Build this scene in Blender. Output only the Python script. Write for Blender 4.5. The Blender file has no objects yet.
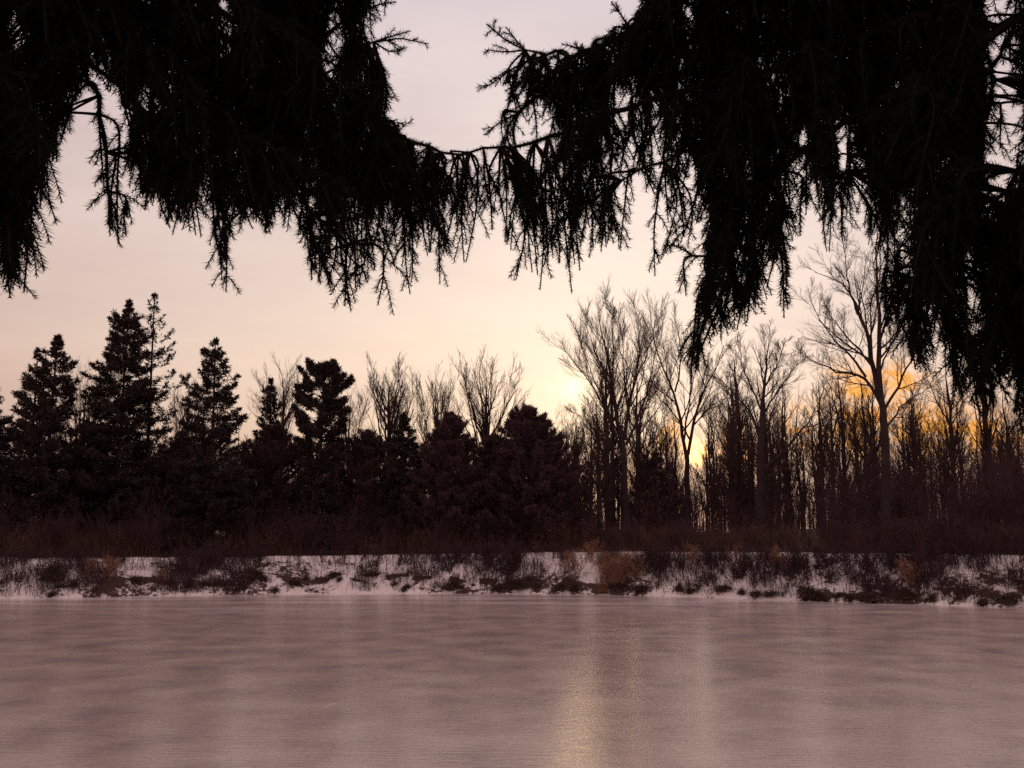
import bpy, math, numpy as np
from mathutils import Vector

rng = np.random.default_rng(11)
U = rng.uniform
sc = bpy.context.scene
COL = sc.collection
PI = math.pi

# ------------------------------------------------------------------ camera
F, CXp, CYp = 983.0, 512.0, 384.0
HOR = 540.0
TH = math.atan((HOR - CYp) / F)
CAM = np.array([0.0, 0.0, 1.9])
cF = np.array([0, math.cos(TH), math.sin(TH)])
cU = np.array([0, -math.sin(TH), math.cos(TH)])
cR = np.array([1.0, 0, 0])


def ray(px, py):
    return cF + (px - CXp) / F * cR + (CYp - py) / F * cU


def at(px, py, y):
    """point seen at this place of the photograph, y metres in front"""
    d = ray(px, py)
    return CAM + d * (y / d[1])


def on_z(px, py, z=0.0):
    d = ray(px, py)
    return CAM + d * ((z - CAM[2]) / d[2])


cam = bpy.data.objects.new('camera', bpy.data.cameras.new('camera'))
COL.objects.link(cam)
cam.location = CAM
cam.rotation_euler = (PI / 2 + TH, 0, 0)
cam.data.sensor_width = 36.0
cam.data.lens = 36.0 * F / 1024.0
cam.data.clip_end = 6000
cam.data.clip_start = 0.05
sc.camera = cam


# ------------------------------------------------------------------ mesh building
class Geo:
    def __init__(s):
        s.v, s.q, s.t, s.qm, s.tm, s.n = [], [], [], [], [], 0

    def add(s, v, quads=None, tris=None, m=0):
        v = np.asarray(v, dtype=np.float32).reshape(-1, 3)
        if quads is not None and len(quads):
            s.q.append(np.asarray(quads, dtype=np.int64) + s.n)
            s.qm.append(np.full(len(quads), m))
        if tris is not None and len(tris):
            s.t.append(np.asarray(tris, dtype=np.int64) + s.n)
            s.tm.append(np.full(len(tris), m))
        s.v.append(v)
        s.n += len(v)

    def tubes(s, P, R, sides=3, m=0):
        """P (M,N,3) polylines with radii R (M,N)"""
        P = np.asarray(P, float)
        if P.ndim == 2:
            P = P[None]
        R = np.asarray(R, float)
        if R.ndim == 1:
            R = R[None]
        M, N, _ = P.shape
        if M == 0:
            return
        T = np.gradient(P, axis=1)
        T /= np.linalg.norm(T, axis=2, keepdims=True) + 1e-9
        mean = T.mean(1)
        ref = np.where(np.abs(mean[:, 2:3]) > 0.7, np.array([[1.0, 0, 0]]), np.array([[0, 0, 1.0]]))[:, None, :]
        A = np.cross(T, np.broadcast_to(ref, T.shape))
        A /= np.linalg.norm(A, axis=2, keepdims=True) + 1e-9
        B = np.cross(T, A)
        ang = np.arange(sides) * 2 * PI / sides
        V = P[:, :, None, :] + R[:, :, None, None] * (A[:, :, None, :] * np.cos(ang)[None, None, :, None] + B[:, :, None, :] * np.sin(ang)[None, None, :, None])
        idx = np.arange(M * N * sides).reshape(M, N, sides)
        nx = np.roll(idx, -1, axis=2)
        Q = np.stack([idx[:, :-1], nx[:, :-1], nx[:, 1:], idx[:, 1:]], axis=-1).reshape(-1, 4)
        s.add(V, quads=Q, m=m)

    def spikes(s, base, d, L, W, m=0):
        """thin three-sided needles: base (K,3), unit direction, length, width"""
        K = len(base)
        r = rng.normal(size=(K, 3))
        a = np.cross(d, r)
        a /= np.linalg.norm(a, axis=1, keepdims=True) + 1e-9
        b = np.cross(d, a)
        L = np.broadcast_to(np.asarray(L, float), (K,))[:, None]
        W = np.broadcast_to(np.asarray(W, float), (K,))[:, None]
        V = np.stack([base + a * W * .5, base - a * W * .25 + b * W * .43, base - a * W * .25 - b * W * .43, base + d * L], axis=1)
        i = np.arange(K)[:, None] * 4
        T = np.concatenate([i + [[0, 1, 3]], i + [[1, 2, 3]], i + [[2, 0, 3]]])
        s.add(V, tris=T, m=m)

    def blades(s, base, d, L, W, m=0):
        """leaf-sized narrow faces"""
        K = len(base)
        r = rng.normal(size=(K, 3))
        a = np.cross(d, r)
        a /= np.linalg.norm(a, axis=1, keepdims=True) + 1e-9
        L = np.broadcast_to(np.asarray(L, float), (K,))[:, None]
        W = np.broadcast_to(np.asarray(W, float), (K,))[:, None]
        V = np.stack([base, base + d * L * .45 + a * W * .5, base + d * L, base + d * L * .45 - a * W * .5], axis=1)
        s.add(V, quads=np.arange(K * 4).reshape(K, 4), m=m)

    def mesh(s, name, mats, smooth=False):
        me = bpy.data.meshes.new(name)
        V = np.concatenate(s.v)
        Q = np.concatenate(s.q) if s.q else np.zeros((0, 4), np.int64)
        T = np.concatenate(s.t) if s.t else np.zeros((0, 3), np.int64)
        me.vertices.add(len(V))
        me.vertices.foreach_set('co', V.ravel())
        loops = np.concatenate([Q.ravel(), T.ravel()]).astype(np.int32)
        me.loops.add(len(loops))
        me.loops.foreach_set('vertex_index', loops)
        me.polygons.add(len(Q) + len(T))
        st = np.concatenate([np.arange(len(Q)) * 4, len(Q) * 4 + np.arange(len(T)) * 3]).astype(np.int32)
        me.polygons.foreach_set('loop_start', st)
        mi = np.concatenate((s.qm if s.qm else []) + (s.tm if s.tm else [])).astype(np.int32)
        me.polygons.foreach_set('material_index', mi)
        if smooth:
            me.polygons.foreach_set('use_smooth', np.ones(len(st), dtype=bool))
        for m in (mats if isinstance(mats, (list, tuple)) else [mats]):
            me.materials.append(m)
        me.update(calc_edges=True)
        return me

    def build(s, name, mats, parent=None, smooth=False):
        o = bpy.data.objects.new(name, s.mesh(name, mats, smooth))
        COL.objects.link(o)
        if parent is not None:
            o.parent = parent
        return o


def tag(o, label=None, cat=None, group=None, kind=None):
    if label: o['label'] = label
    if cat: o['category'] = cat
    if group: o['group'] = group
    if kind: o['kind'] = kind
    return o


def thing(name, label, cat, loc=(0, 0, 0), group=None):
    o = bpy.data.objects.new(name, None)
    o.empty_display_size = .3
    COL.objects.link(o)
    o.location = loc
    return tag(o, label, cat, group)


def dup(root, loc, rz, scale, label=None, group=None):
    r = root.copy()
    COL.objects.link(r)
    r.location = loc
    r.rotation_euler = (0, 0, rz)
    r.scale = scale
    if label: r['label'] = label
    if group: r['group'] = group
    for ch in root.children:
        c = ch.copy()
        COL.objects.link(c)
        c.parent = r
    return r


# ------------------------------------------------------------------ materials
def mat(name, build):
    m = bpy.data.materials.new(name)
    m.use_nodes = True
    nt = m.node_tree
    bs = nt.nodes['Principled BSDF']
    build(nt, bs)
    return m


def N(nt, typ, **kw):
    n = nt.nodes.new(typ)
    for k, v in kw.items():
        if k in n.inputs:
            n.inputs[k].default_value = v
        else:
            setattr(n, k, v)
    return n


def ramp(nt, fac, stops):
    r = nt.nodes.new('ShaderNodeValToRGB')
    e = r.color_ramp.elements
    while len(e) < len(stops):
        e.new(.5)
    for i, (p, c) in enumerate(stops):
        e[i].position = p
        e[i].color = (*c, 1) if len(c) == 3 else c
    nt.links.new(fac, r.inputs[0])
    return r.outputs[0]


def mth(nt, op, a, b=None, c=None):
    n = nt.nodes.new('ShaderNodeMath')
    n.operation = op
    for i, x in enumerate((a, b, c)):
        if x is None: continue
        if isinstance(x, (int, float)): n.inputs[i].default_value = x
        else: nt.links.new(x, n.inputs[i])
    return n.outputs[0]


def mixc(nt, f, a, b):
    n = nt.nodes.new('ShaderNodeMix')
    n.data_type = 'RGBA'
    for s_, x in ((n.inputs[0], f), (n.inputs[6], a), (n.inputs[7], b)):
        if isinstance(x, (int, float)): s_.default_value = x
        elif isinstance(x, tuple): s_.default_value = (*x, 1) if len(x) == 3 else x
        else: nt.links.new(x, s_)
    return n.outputs[2]


def plain(c1, c2, scale, rough=.9, spec=.15, bump=0.0):
    def b(nt, bs):
        tc = N(nt, 'ShaderNodeTexCoord')
        no = N(nt, 'ShaderNodeTexNoise', Scale=scale, Detail=5.0, Roughness=.65)
        nt.links.new(tc.outputs['Object'], no.inputs['Vector'])
        nt.links.new(ramp(nt, no.outputs['Fac'], [(.3, c1), (.7, c2)]), bs.inputs['Base Color'])
        bs.inputs['Roughness'].default_value = rough
        bs.inputs['Specular IOR Level'].default_value = spec
        if bump:
            bp = N(nt, 'ShaderNodeBump', Strength=bump, Distance=.02)
            nt.links.new(no.outputs['Fac'], bp.inputs['Height'])
            nt.links.new(bp.outputs[0], bs.inputs['Normal'])
    return b


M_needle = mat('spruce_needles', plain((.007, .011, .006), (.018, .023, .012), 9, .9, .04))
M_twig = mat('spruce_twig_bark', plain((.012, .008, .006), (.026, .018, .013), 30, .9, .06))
M_conif = mat('conifer_foliage', plain((.026, .020, .020), (.058, .042, .040), 1.7, .85, .06))
M_cedar = mat('cedar_foliage', plain((.048, .027, .031), (.098, .055, .060), 1.7, .85, .06))
M_bark = mat('grey_brown_bark', plain((.024, .015, .016), (.056, .036, .036), 3.5, .9, .12, .4))
M_twigs = mat('bare_twigs', plain((.045, .025, .023), (.090, .052, .046), 2.5, .9, .1))
M_brush = mat('brown_brush', plain((.036, .019, .022), (.088, .046, .049), 2.0, .9, .1))
M_rust = mat('rusty_dead_leaves', plain((.15, .075, .052), (.30, .165, .11), 3.0, .9, .1))
M_grass = mat('dead_grass', plain((.060, .032, .024), (.150, .085, .058), 1.5, .9, .1))
M_tuss = mat('dark_tussock', plain((.030, .020, .018), (.080, .048, .038), 6.0, .9, .1))


def b_ice(nt, bs):
    L = nt.links
    tc = N(nt, 'ShaderNodeTexCoord')
    mp = N(nt, 'ShaderNodeMapping')
    mp.inputs['Scale'].default_value = (1.0, .95, 1)
    L.new(tc.outputs['Object'], mp.inputs['Vector'])
    n1 = N(nt, 'ShaderNodeTexNoise', Scale=1.0, Detail=4.0, Roughness=.55)
    L.new(mp.outputs[0], n1.inputs['Vector'])
    n2 = N(nt, 'ShaderNodeTexNoise', Scale=14.0, Detail=6.0, Roughness=.75)
    L.new(tc.outputs['Object'], n2.inputs['Vector'])
    nf = N(nt, 'ShaderNodeTexNoise', Scale=160.0, Detail=3.0, Roughness=.7)
    L.new(tc.outputs['Object'], nf.inputs['Vector'])
    # skate scratches: thin bands of a bent noise
    mp2 = N(nt, 'ShaderNodeMapping')
    mp2.inputs['Scale'].default_value = (.5, .8, 1)
    mp2.inputs['Rotation'].default_value = (0, 0, .6)
    L.new(tc.outputs['Object'], mp2.inputs['Vector'])
    n3 = N(nt, 'ShaderNodeTexNoise', Scale=.35, Detail=0.0)
    L.new(mp2.outputs[0], n3.inputs['Vector'])
    d = mth(nt, 'ABSOLUTE', mth(nt, 'SUBTRACT', mth(nt, 'FRACT', mth(nt, 'MULTIPLY', n3.outputs['Fac'], 9.0)), .5))
    line = mth(nt, 'LESS_THAN', d, .006)
    brk = mth(nt, 'GREATER_THAN', n1.outputs['Fac'], .56)
    line = mth(nt, 'MULTIPLY', mth(nt, 'MULTIPLY', line, brk), .3)
    base = ramp(nt, n1.outputs['Fac'], [(.28, (.275, .230, .222)), (.44, (.335, .276, .248)), (.66, (.395, .324, .280))])
    fine = ramp(nt, n2.outputs['Fac'], [(.35, (.80, .80, .82)), (.65, (1.1, 1.08, 1.06))])
    mu = N(nt, 'ShaderNodeMix', data_type='RGBA', blend_type='MULTIPLY')
    mu.inputs[0].default_value = 1
    L.new(base, mu.inputs[6]); L.new(fine, mu.inputs[7])
    fl = mth(nt, 'GREATER_THAN', nf.outputs['Fac'], .70)   # frost flecks
    c = mixc(nt, mth(nt, 'MULTIPLY', fl, .35), mu.outputs[2], (.62, .58, .58))
    c = mixc(nt, line, c, (.72, .68, .66))
    # wind-drifted snow in a strip against the far shore
    sp = N(nt, 'ShaderNodeSeparateXYZ'); L.new(tc.outputs['Object'], sp.inputs[0])
    mp3 = N(nt, 'ShaderNodeMapping'); mp3.inputs['Scale'].default_value = (.10, .8, 1)
    L.new(tc.outputs['Object'], mp3.inputs['Vector'])
    n4 = N(nt, 'ShaderNodeTexNoise', Scale=1.0, Detail=4.0); L.new(mp3.outputs[0], n4.inputs['Vector'])
    far = mth(nt, 'MULTIPLY', ramp(nt, mth(nt, 'DIVIDE', sp.outputs['Y'], 40.0), [(.62, (0, 0, 0)), (.80, (1, 1, 1))]),
              ramp(nt, n4.outputs['Fac'], [(.46, (0, 0, 0)), (.60, (1, 1, 1))]))
    c = mixc(nt, mth(nt, 'MULTIPLY', far, .6), c, (.66, .62, .62))
    L.new(c, bs.inputs['Base Color'])
    rr = ramp(nt, n1.outputs['Fac'], [(.3, (.15,) * 3), (.7, (.23,) * 3)])
    L.new(rr, bs.inputs['Roughness'])
    bs.inputs['IOR'].default_value = 1.42
    bs.inputs['Specular IOR Level'].default_value = .5
    mp5 = N(nt, 'ShaderNodeMapping'); mp5.inputs['Scale'].default_value = (3.0, 26.0, 1)
    L.new(tc.outputs['Object'], mp5.inputs['Vector'])
    n5 = N(nt, 'ShaderNodeTexNoise', Scale=1.0, Detail=3.0, Roughness=.5); L.new(mp5.outputs[0], n5.inputs['Vector'])
    bp = N(nt, 'ShaderNodeBump', Strength=1.0, Distance=.0036)
    L.new(n5.outputs['Fac'], bp.inputs['Height'])
    L.new(bp.outputs[0], bs.inputs['Normal'])


M_ice = mat('scratched_pond_ice', b_ice)


def b_ground(nt, bs):
    L = nt.links
    tc = N(nt, 'ShaderNodeTexCoord')
    a = N(nt, 'ShaderNodeTexNoise', Scale=1.6, Detail=8.0, Roughness=.72)
    L.new(tc.outputs['Object'], a.inputs['Vector'])
    b = N(nt, 'ShaderNodeTexNoise', Scale=7.0, Detail=6.0, Roughness=.7)
    L.new(tc.outputs['Object'], b.inputs['Vector'])
    at_ = N(nt, 'ShaderNodeAttribute', attribute_name='litter')
    f = mth(nt, 'ADD', mth(nt, 'ADD', mth(nt, 'MULTIPLY', a.outputs['Fac'], .55), mth(nt, 'MULTIPLY', b.outputs['Fac'], .45)),
            mth(nt, 'SUBTRACT', mth(nt, 'MULTIPLY', at_.outputs['Fac'], .6), .30))
    msk = ramp(nt, f, [(.49, (0, 0, 0)), (.55, (1, 1, 1))])
    snow = ramp(nt, b.outputs['Fac'], [(.3, (.54, .49, .47)), (.7, (.72, .67, .64))])
    lit = ramp(nt, b.outputs['Fac'], [(.3, (.018, .011, .009)), (.7, (.070, .038, .029))])
    L.new(mixc(nt, msk, snow, lit), bs.inputs['Base Color'])
    bs.inputs['Roughness'].default_value = .85
    bs.inputs['Specular IOR Level'].default_value = .2
    bp = N(nt, 'ShaderNodeBump', Strength=.6, Distance=.06)
    L.new(b.outputs['Fac'], bp.inputs['Height'])
    L.new(bp.outputs[0], bs.inputs['Normal'])


M_ground = mat('snow_and_leaf_litter', b_ground)

# ------------------------------------------------------------------ terrain
shore_px = [(-500, 606), (-200, 602), (0, 599), (150, 596), (300, 594), (500, 593.5), (620, 595), (740, 599), (860, 602.5), (960, 606), (1024, 608), (1250, 618), (1600, 640)]
SH = np.array([on_z(*p)[:2] for p in shore_px])
order = np.argsort(SH[:, 0]); SH = SH[order]


def wob(x, y, k):
    return np.sin(x * k + 1.3 * np.sin(y * k * .7 + 2)) * np.cos(y * k * 1.1 + .8 * np.sin(x * k * .6))


def shore(x):
    x = np.asarray(x, float)
    return np.interp(x, SH[:, 0], SH[:, 1]) + .18 * np.sin(x * 1.7) * np.sin(x * .61 + 1) + .08 * np.sin(x * 4.3 + .5)


def smooth(t):
    t = np.clip(t, 0, 1)
    return t * t * (3 - 2 * t)


def crest(x):
    return 1.36 + .05 * np.sin(np.asarray(x) * .21 + .6) + .006 * np.asarray(x).clip(-20, 20)


def ground(x, y):
    x = np.asarray(x, float); y = np.asarray(y, float)
    sf = y - shore(x)
    ss = np.abs(x) - 48
    sn = 3.2 - y
    s = np.maximum(np.maximum(sf, ss), sn)
    near = smooth((14 - y) / 8)
    H = crest(x) * (1 - near) + .32 * near
    prof = np.clip(s / 2.7, 0, 1) ** .82
    prof = prof * (1 - .12 * prof) / .88
    z = np.where(s > 0, H * prof, -.5 * smooth(-s / 2.5))
    bump = .07 * wob(x, y, 1.9) + .05 * wob(x + 5, y, 4.1) + .025 * wob(x, y + 3, 9.0)
    w = np.where(s > 0, smooth(s / .8) * (1 - .75 * smooth((s - 2.2) / .5)) + .0, 0)
    z = z + bump * w
    far = np.clip(s - 3, 0, None)
    z = z + .022 * np.minimum(far, 60) + .25 * wob(x, y, .16) * smooth(far / 15)
    return z


def axis(a, b, step, out):
    core = list(np.arange(a, b + step / 2, step))
    lo, hi, d = [], [], step
    x = a
    while x > -out:
        d *= 1.22; x -= d; lo.append(x)
    d = step; x = b
    while x < out:
        d *= 1.22; x += d; hi.append(x)
    return np.array(lo[::-1] + core + hi)


xs = axis(-24, 24, .16, 2500)
ys = axis(26, 41, .11, 2500)
X, Y = np.meshgrid(xs, ys)
Z = ground(X, Y)
g = Geo()
nx_, ny_ = len(xs), len(ys)
ii = np.arange(nx_ * ny_).reshape(ny_, nx_)
g.add(np.stack([X, Y, Z], -1), quads=np.stack([ii[:-1, :-1], ii[:-1, 1:], ii[1:, 1:], ii[1:, :-1]], -1).reshape(-1, 4))
terrain = tag(g.build('ground', M_ground, smooth=True), kind='structure')
sfar = (Y - shore(X))
lit = .46 + .09 * wob(X, Y, .5) + .12 * wob(X, Y, 1.4) + .06 * wob(X, Y, 5.0)
lit = lit + .55 * smooth((sfar - 3.6) / 1.6)
lit = lit + .12 * smooth((X - 9) / 6) * (1 - smooth((sfar - 2.4) / .3) * .7)
lit = np.where((sfar > 2.25) & (sfar < 3.6), lit - .22 * (X < 12), lit)
ledge = np.exp(-((sfar - .72 - .12 * np.sin(X * 1.3)) / .13) ** 2) * smooth((wob(X, X * .3, 2.1) + .6 * np.sin(X * 5.3) + .25) / .5)
lit = lit + .42 * ledge * (X < 0) + .15 * np.exp(-((sfar - .36 - .2 * np.sin(X * 1.1)) / .22) ** 2) * smooth((wob(X, X * .5, 1.6) + .35) / .9) * (X > -3)
lit = np.clip(lit, 0, 1).ravel()
at_ = terrain.data.attributes.new('litter', 'FLOAT', 'POINT')
at_.data.foreach_set('value', lit.astype(np.float32))

g = Geo()
ix = axis(-24, 24, 1.0, 60); iy = np.arange(1.5, 44, 1.0)
ix = ix[(ix > -62) & (ix < 62)]
X2, Y2 = np.meshgrid(ix, iy)
n1, n2 = len(ix), len(iy)
ii = np.arange(n1 * n2).reshape(n2, n1)
g.add(np.stack([X2, Y2, X2 * 0], -1), quads=np.stack([ii[:-1, :-1], ii[:-1, 1:], ii[1:, 1:], ii[1:, :-1]], -1).reshape(-1, 4))
tag(g.build('pond_ice', M_ice, smooth=True), kind='structure')


# ------------------------------------------------------------------ bare trees
def unit(v):
    return v / (np.linalg.norm(v, axis=-1, keepdims=True) + 1e-9)


def grow(P, R, nchild, ratio, ang, npts, up, jit, t0=.25, t1=1.0, rmin=.004, lenfall=.55, lmax=99.):
    """children of the polylines P (M,N,3): side branches with a bend towards the sky"""
    M, Nn, _ = P.shape
    seg = np.linalg.norm(np.diff(P, axis=1), axis=2)
    plen = seg.sum(1)
    t = t0 + (t1 - t0) * (np.arange(nchild)[None] + U(0, 1, (M, nchild))) / nchild
    f = t * (Nn - 1)
    i = np.clip(f.astype(int), 0, Nn - 2)
    fr = (f - i)[..., None]
    mi = np.arange(M)[:, None]
    B = P[mi, i] * (1 - fr) + P[mi, i + 1] * fr
    T = unit(P[mi, i + 1] - P[mi, i])
    rad = R[mi, i] * (1 - fr[..., 0]) + R[mi, i + 1] * fr[..., 0]
    rv = unit(rng.normal(size=T.shape))
    side = unit(np.cross(T, rv))
    a = np.radians(ang) * U(.65, 1.3, t.shape)[..., None]
    D = T * np.cos(a) + side * np.sin(a)
    Ln = np.minimum(plen[:, None] * ratio * (1 - lenfall * (t - t0) / (t1 - t0 + 1e-6)) * U(.6, 1.25, t.shape), lmax)
    B = B.reshape(-1, 3); D = D.reshape(-1, 3); Ln = Ln.ravel(); rad = rad.ravel()
    K = len(B)
    step = (Ln / (npts - 1))[:, None]
    pts = [B]
    d = D
    for k in range(npts - 1):
        d = unit(d + np.array([0, 0, up]) + jit * rng.normal(size=(K, 3)))
        pts.append(pts[-1] + d * step)
    C = np.stack(pts, 1)
    r0 = np.maximum(rad * .50, rmin)
    RR = r0[:, None] * np.linspace(1, .35, npts)[None]
    RR = np.maximum(RR, rmin * .7)
    return C, RR


def resample(pts, n):
    pts = np.asarray(pts, float)
    d = np.r_[0, np.cumsum(np.linalg.norm(np.diff(pts, axis=0), axis=1))]
    # smooth curve through the points
    k = np.linspace(0, d[-1], n)
    out = np.stack([np.interp(k, d, pts[:, j]) for j in range(3)], 1)
    for _ in range(2):
        o2 = out.copy()
        o2[1:-1] = .25 * out[:-2] + .5 * out[1:-1] + .25 * out[2:]
        out = o2
    return out


def finish_bare(root, limbs, radii, nlv, twig=.0037, spread=40, c=(8, 7, 5), up=.10, lmax=2.6):
    """trunk = the given limb polylines; crown = the branching that grows from them"""
    tr = Geo(); cr = Geo()
    P = np.stack([resample(l, 12) if j_ == 0 and nlv[0] else resample(l, 13)[:12] for j_, l in enumerate(limbs)])
    R = np.stack([np.interp(np.linspace(0, 1, 12), np.linspace(0, 1, len(r)), r) for r in radii])
    P[:, 2:-1] += rng.normal(0, .025, P[:, 2:-1].shape)
    tr.tubes(P, R, 7)
    C, RC = grow(P[nlv[0]:], R[nlv[0]:], c[0] + 4, .42, spread, 7, up, .06, .18, 1, .009, .55, lmax)
    cr.tubes(C, RC, 4)
    C2, R2 = grow(C, RC, c[1] + 2, .52, spread * .85, 6, up * .8, .055, .12, 1, .0055, .45, 1.4)
    cr.tubes(C2, R2, 3)
    C3, R3 = grow(C2, R2, c[2] + 2, .62, spread * .72, 4, up * .7, .06, .10, 1, twig, .35, .9)
    cr.tubes(C3, R3, 3)
    tr.build('trunk', M_bark, root, True)
    cr.build('crown', M_twigs, root)


def px_tree(name, label, D, trunk, limbs, r0, group=None, dz=.35, **kw):
    """a bare tree whose main limbs are traced: pixel polylines at the tree's distance, spread in depth"""
    base = at(trunk[0][0], trunk[0][1], D)
    bz = float(ground(base[0], D)) - .1
    root = thing(name, label, 'tree', (base[0], D, bz), group)
    off = np.array([base[0], D, bz])
    L, Rr = [], []
    tp = [at(x, y, D) - off for x, y in trunk]
    tp[0][2] = 0
    r0 *= .8
    L.append(tp); Rr.append([r0 * 1.35, r0, r0 * .9, r0 * .8, r0 * .6])
    for (rr, pts) in limbs:
        dep = U(-1, 1) * dz * 3
        n = len(pts)
        rr *= .66
        L.append([at(x, y, D + dep * (i / (n - 1)) ** 1.2) - off for i, (x, y) in enumerate(pts)])
        Rr.append([rr, rr * .8, rr * .55, rr * .3, .008])
    finish_bare(root, L, Rr, (1,), **kw)
    return root


def auto_tree(name, label, D, px, ytop, wpx, r0, nlimb, split, group=None, lean=0, **kw):
    """a bare tree with a fan of ascending limbs: top at pixel (px, ytop), crown about wpx wide"""
    top = at(px, ytop, D)
    x = top[0]
    bz = float(ground(x, D)) - .1
    H = top[2] - bz
    W = wpx / F * D * .5 * 1.15
    nlimb += 2; H *= .97
    if 'c' in kw: kw['c'] = tuple(max(3, q_ - 2) for q_ in kw['c'])
    root = thing(name, label, 'tree', (x, D, bz), group)
    limbs = [[(lean * .0, 0, 0), (.05, .02, H * .12), (.02, -.05, H * split), (.05 + lean * .3, 0, H * (split + .18)), (.0 + lean * .5, .05, H * .93)]]
    radii = [[r0 * 1.3, r0, r0 * .85, r0 * .6, .012]]
    for k in range(nlimb):
        a = k * 2.39996 + U(-.3, .3)
        h0 = H * U(split * .8, split + .3)
        w = W * U(.55, 1.0)
        h1 = H * U(.86, 1.0) - .22 * H * max(w / W - .6, 0)
        pts = []
        for t in (0, .2, .45, .75, 1):
            ww = w * (t ** .85)
            pts.append((math.cos(a) * ww, math.sin(a) * ww, h0 + (h1 - h0) * t ** 1.1))
        limbs.append(pts)
        rr = r0 * U(.30, .44)
        radii.append([rr, rr * .75, rr * .5, rr * .3, .008])
    finish_bare(root, limbs, radii, (0,), **kw)
    return root


# main bare trees on the far side
px_tree('bare_tree', 'tallest leafless tree with a wide fan-shaped crown in front of the pale sun glow', 43.5,
        [(627, 552), (626, 500), (625, 470), (623, 445), (620, 425)],
        [(.17, [(622, 445), (618, 426), (612, 384), (606, 353), (600, 324), (595, 298)]),
         (.13, [(624, 440), (628, 410), (634, 384), (639, 355), (640, 305)]),
         (.10, [(626, 445), (636, 424), (649, 389), (655, 352), (664, 325)]),
         (.09, [(622, 452), (613, 430), (604, 405), (587, 378), (566, 352), (557, 338)]),
         (.07, [(622, 440), (606, 410), (592, 375), (578, 335), (573, 318)]),
         (.08, [(616, 410), (608, 380), (590, 340), (583, 312)]),
         (.07, [(630, 420), (624, 380), (622, 340), (617, 300)]),
         (.06, [(622, 462), (604, 440), (586, 420), (566, 408)]),
         (.06, [(628, 455), (648, 420), (668, 395), (676, 370)]),
         (.06, [(612, 384), (614, 350), (612, 320), (609, 296)]),
         (.06, [(634, 384), (648, 350), (656, 322), (660, 302)]),
         (.05, [(623, 470), (600, 462), (585, 450), (572, 446)])],
        .20, c=(10, 7, 5), spread=36, up=.12)
px_tree('bare_tree', 'leaning two-stemmed leafless tree just beside the hanging spruce tip', 47,
        [(689, 552), (688, 510), (687, 480), (687, 465), (687, 450)],
        [(.14, [(687, 462), (682, 431), (675, 392), (661, 369), (653, 332), (648, 303)]),
         (.13, [(688, 455), (694, 418), (706, 386), (718, 362), (728, 335)]),
         (.08, [(684, 440), (690, 400), (692, 365), (688, 330)]),
         (.07, [(675, 392), (682, 360), (678, 330), (672, 312)]),
         (.07, [(690, 440), (676, 415), (660, 400), (650, 380)]),
         (.06, [(694, 425), (712, 405), (730, 395)])],
        .20, c=(9, 7, 5), spread=36)
px_tree('bare_tree', 'straight thick leafless tree standing alone between the two sun glows', 41,
        [(760, 552), (760, 520), (760, 470), (761, 430), (763, 410)],
        [(.15, [(762, 430), (763, 405), (765, 380), (768, 350), (770, 325)]),
         (.08, [(760, 440), (752, 412), (736, 396), (720, 380), (708, 362)]),
         (.10, [(763, 470), (776, 458), (791, 443), (815, 412), (828, 380)]),
         (.07, [(763, 415), (778, 390), (792, 372), (806, 350)]),
         (.07, [(761, 410), (748, 380), (738, 355), (732, 340)]),
         (.06, [(760, 460), (742, 440), (725, 425), (712, 405)]),
         (.06, [(766, 385), (780, 360), (786, 338)]),
         (.05, [(760, 480), (780, 470), (800, 462), (818, 450)])],
        .23, c=(9, 7, 5), spread=40)
px_tree('bare_tree', 'big crooked leafless tree with a kinked low limb partly behind the drooping spruce', 37.5,
        [(887, 556), (886, 510), (886, 458), (884, 415), (880, 395)],
        [(.17, [(881, 400), (874, 380), (872, 362), (868, 334), (858, 315), (853, 292), (840, 279), (822, 275), (800, 267)]),
         (.17, [(881, 398), (878, 370), (878, 337), (881, 315), (875, 279), (878, 245), (874, 200)]),
         (.11, [(881, 405), (870, 382), (858, 372), (848, 373), (840, 377), (829, 368), (812, 360), (782, 344)]),
         (.08, [(866, 377), (850, 355), (832, 338), (815, 312), (806, 288)]),
         (.08, [(872, 366), (856, 346), (840, 330), (822, 300)]),
         (.09, [(884, 410), (898, 386), (912, 362), (920, 336), (926, 305)]),
         (.08, [(880, 340), (890, 310), (896, 280), (902, 245)]),
         (.07, [(885, 430), (902, 405), (922, 392), (945, 380)]),
         (.07, [(858, 315), (848, 290), (846, 262), (842, 235)]),
         (.06, [(880, 372), (888, 350), (898, 335), (902, 310)])],
        .24, c=(8, 7, 5), spread=44, up=.06)
auto_tree('bare_tree', 'slender leafless tree with an upright oval crown beside the round-topped pine', 46, 390, 350, 58, .15, 10, .42, c=(8, 6, 5), spread=32, up=.14)
auto_tree('bare_tree', 'small leafless tree with a fine hazy crown between two upright leafless trees', 50, 437, 361, 50, .12, 9, .42, c=(8, 6, 5), spread=32, up=.14)
auto_tree('bare_tree', 'leafless tree with an open spreading crown above the broad dark cedar', 45, 486, 346, 72, .15, 9, .38, c=(7, 6, 4), spread=36, up=.12)
auto_tree('bare_tree', 'pale leafless tree rising behind the slim young spruce', 54, 285, 354, 60, .14, 9, .4, c=(8, 6, 5), spread=34)
auto_tree('bare_tree', 'faint leafless tree showing between the first two tall spruces', 56, 88, 352, 46, .12, 8, .4, c=(7, 6, 4), spread=36)
auto_tree('bare_tree', 'faint leafless tree in the gap beside the tallest spruces', 58, 190, 362, 40, .12, 8, .4, c=(7, 6, 4), spread=36)
auto_tree('bare_tree', 'thin leafless tree close behind the round-topped pine', 56, 350, 380, 44, .10, 8, .4, c=(7, 6, 4), spread=34)
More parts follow.
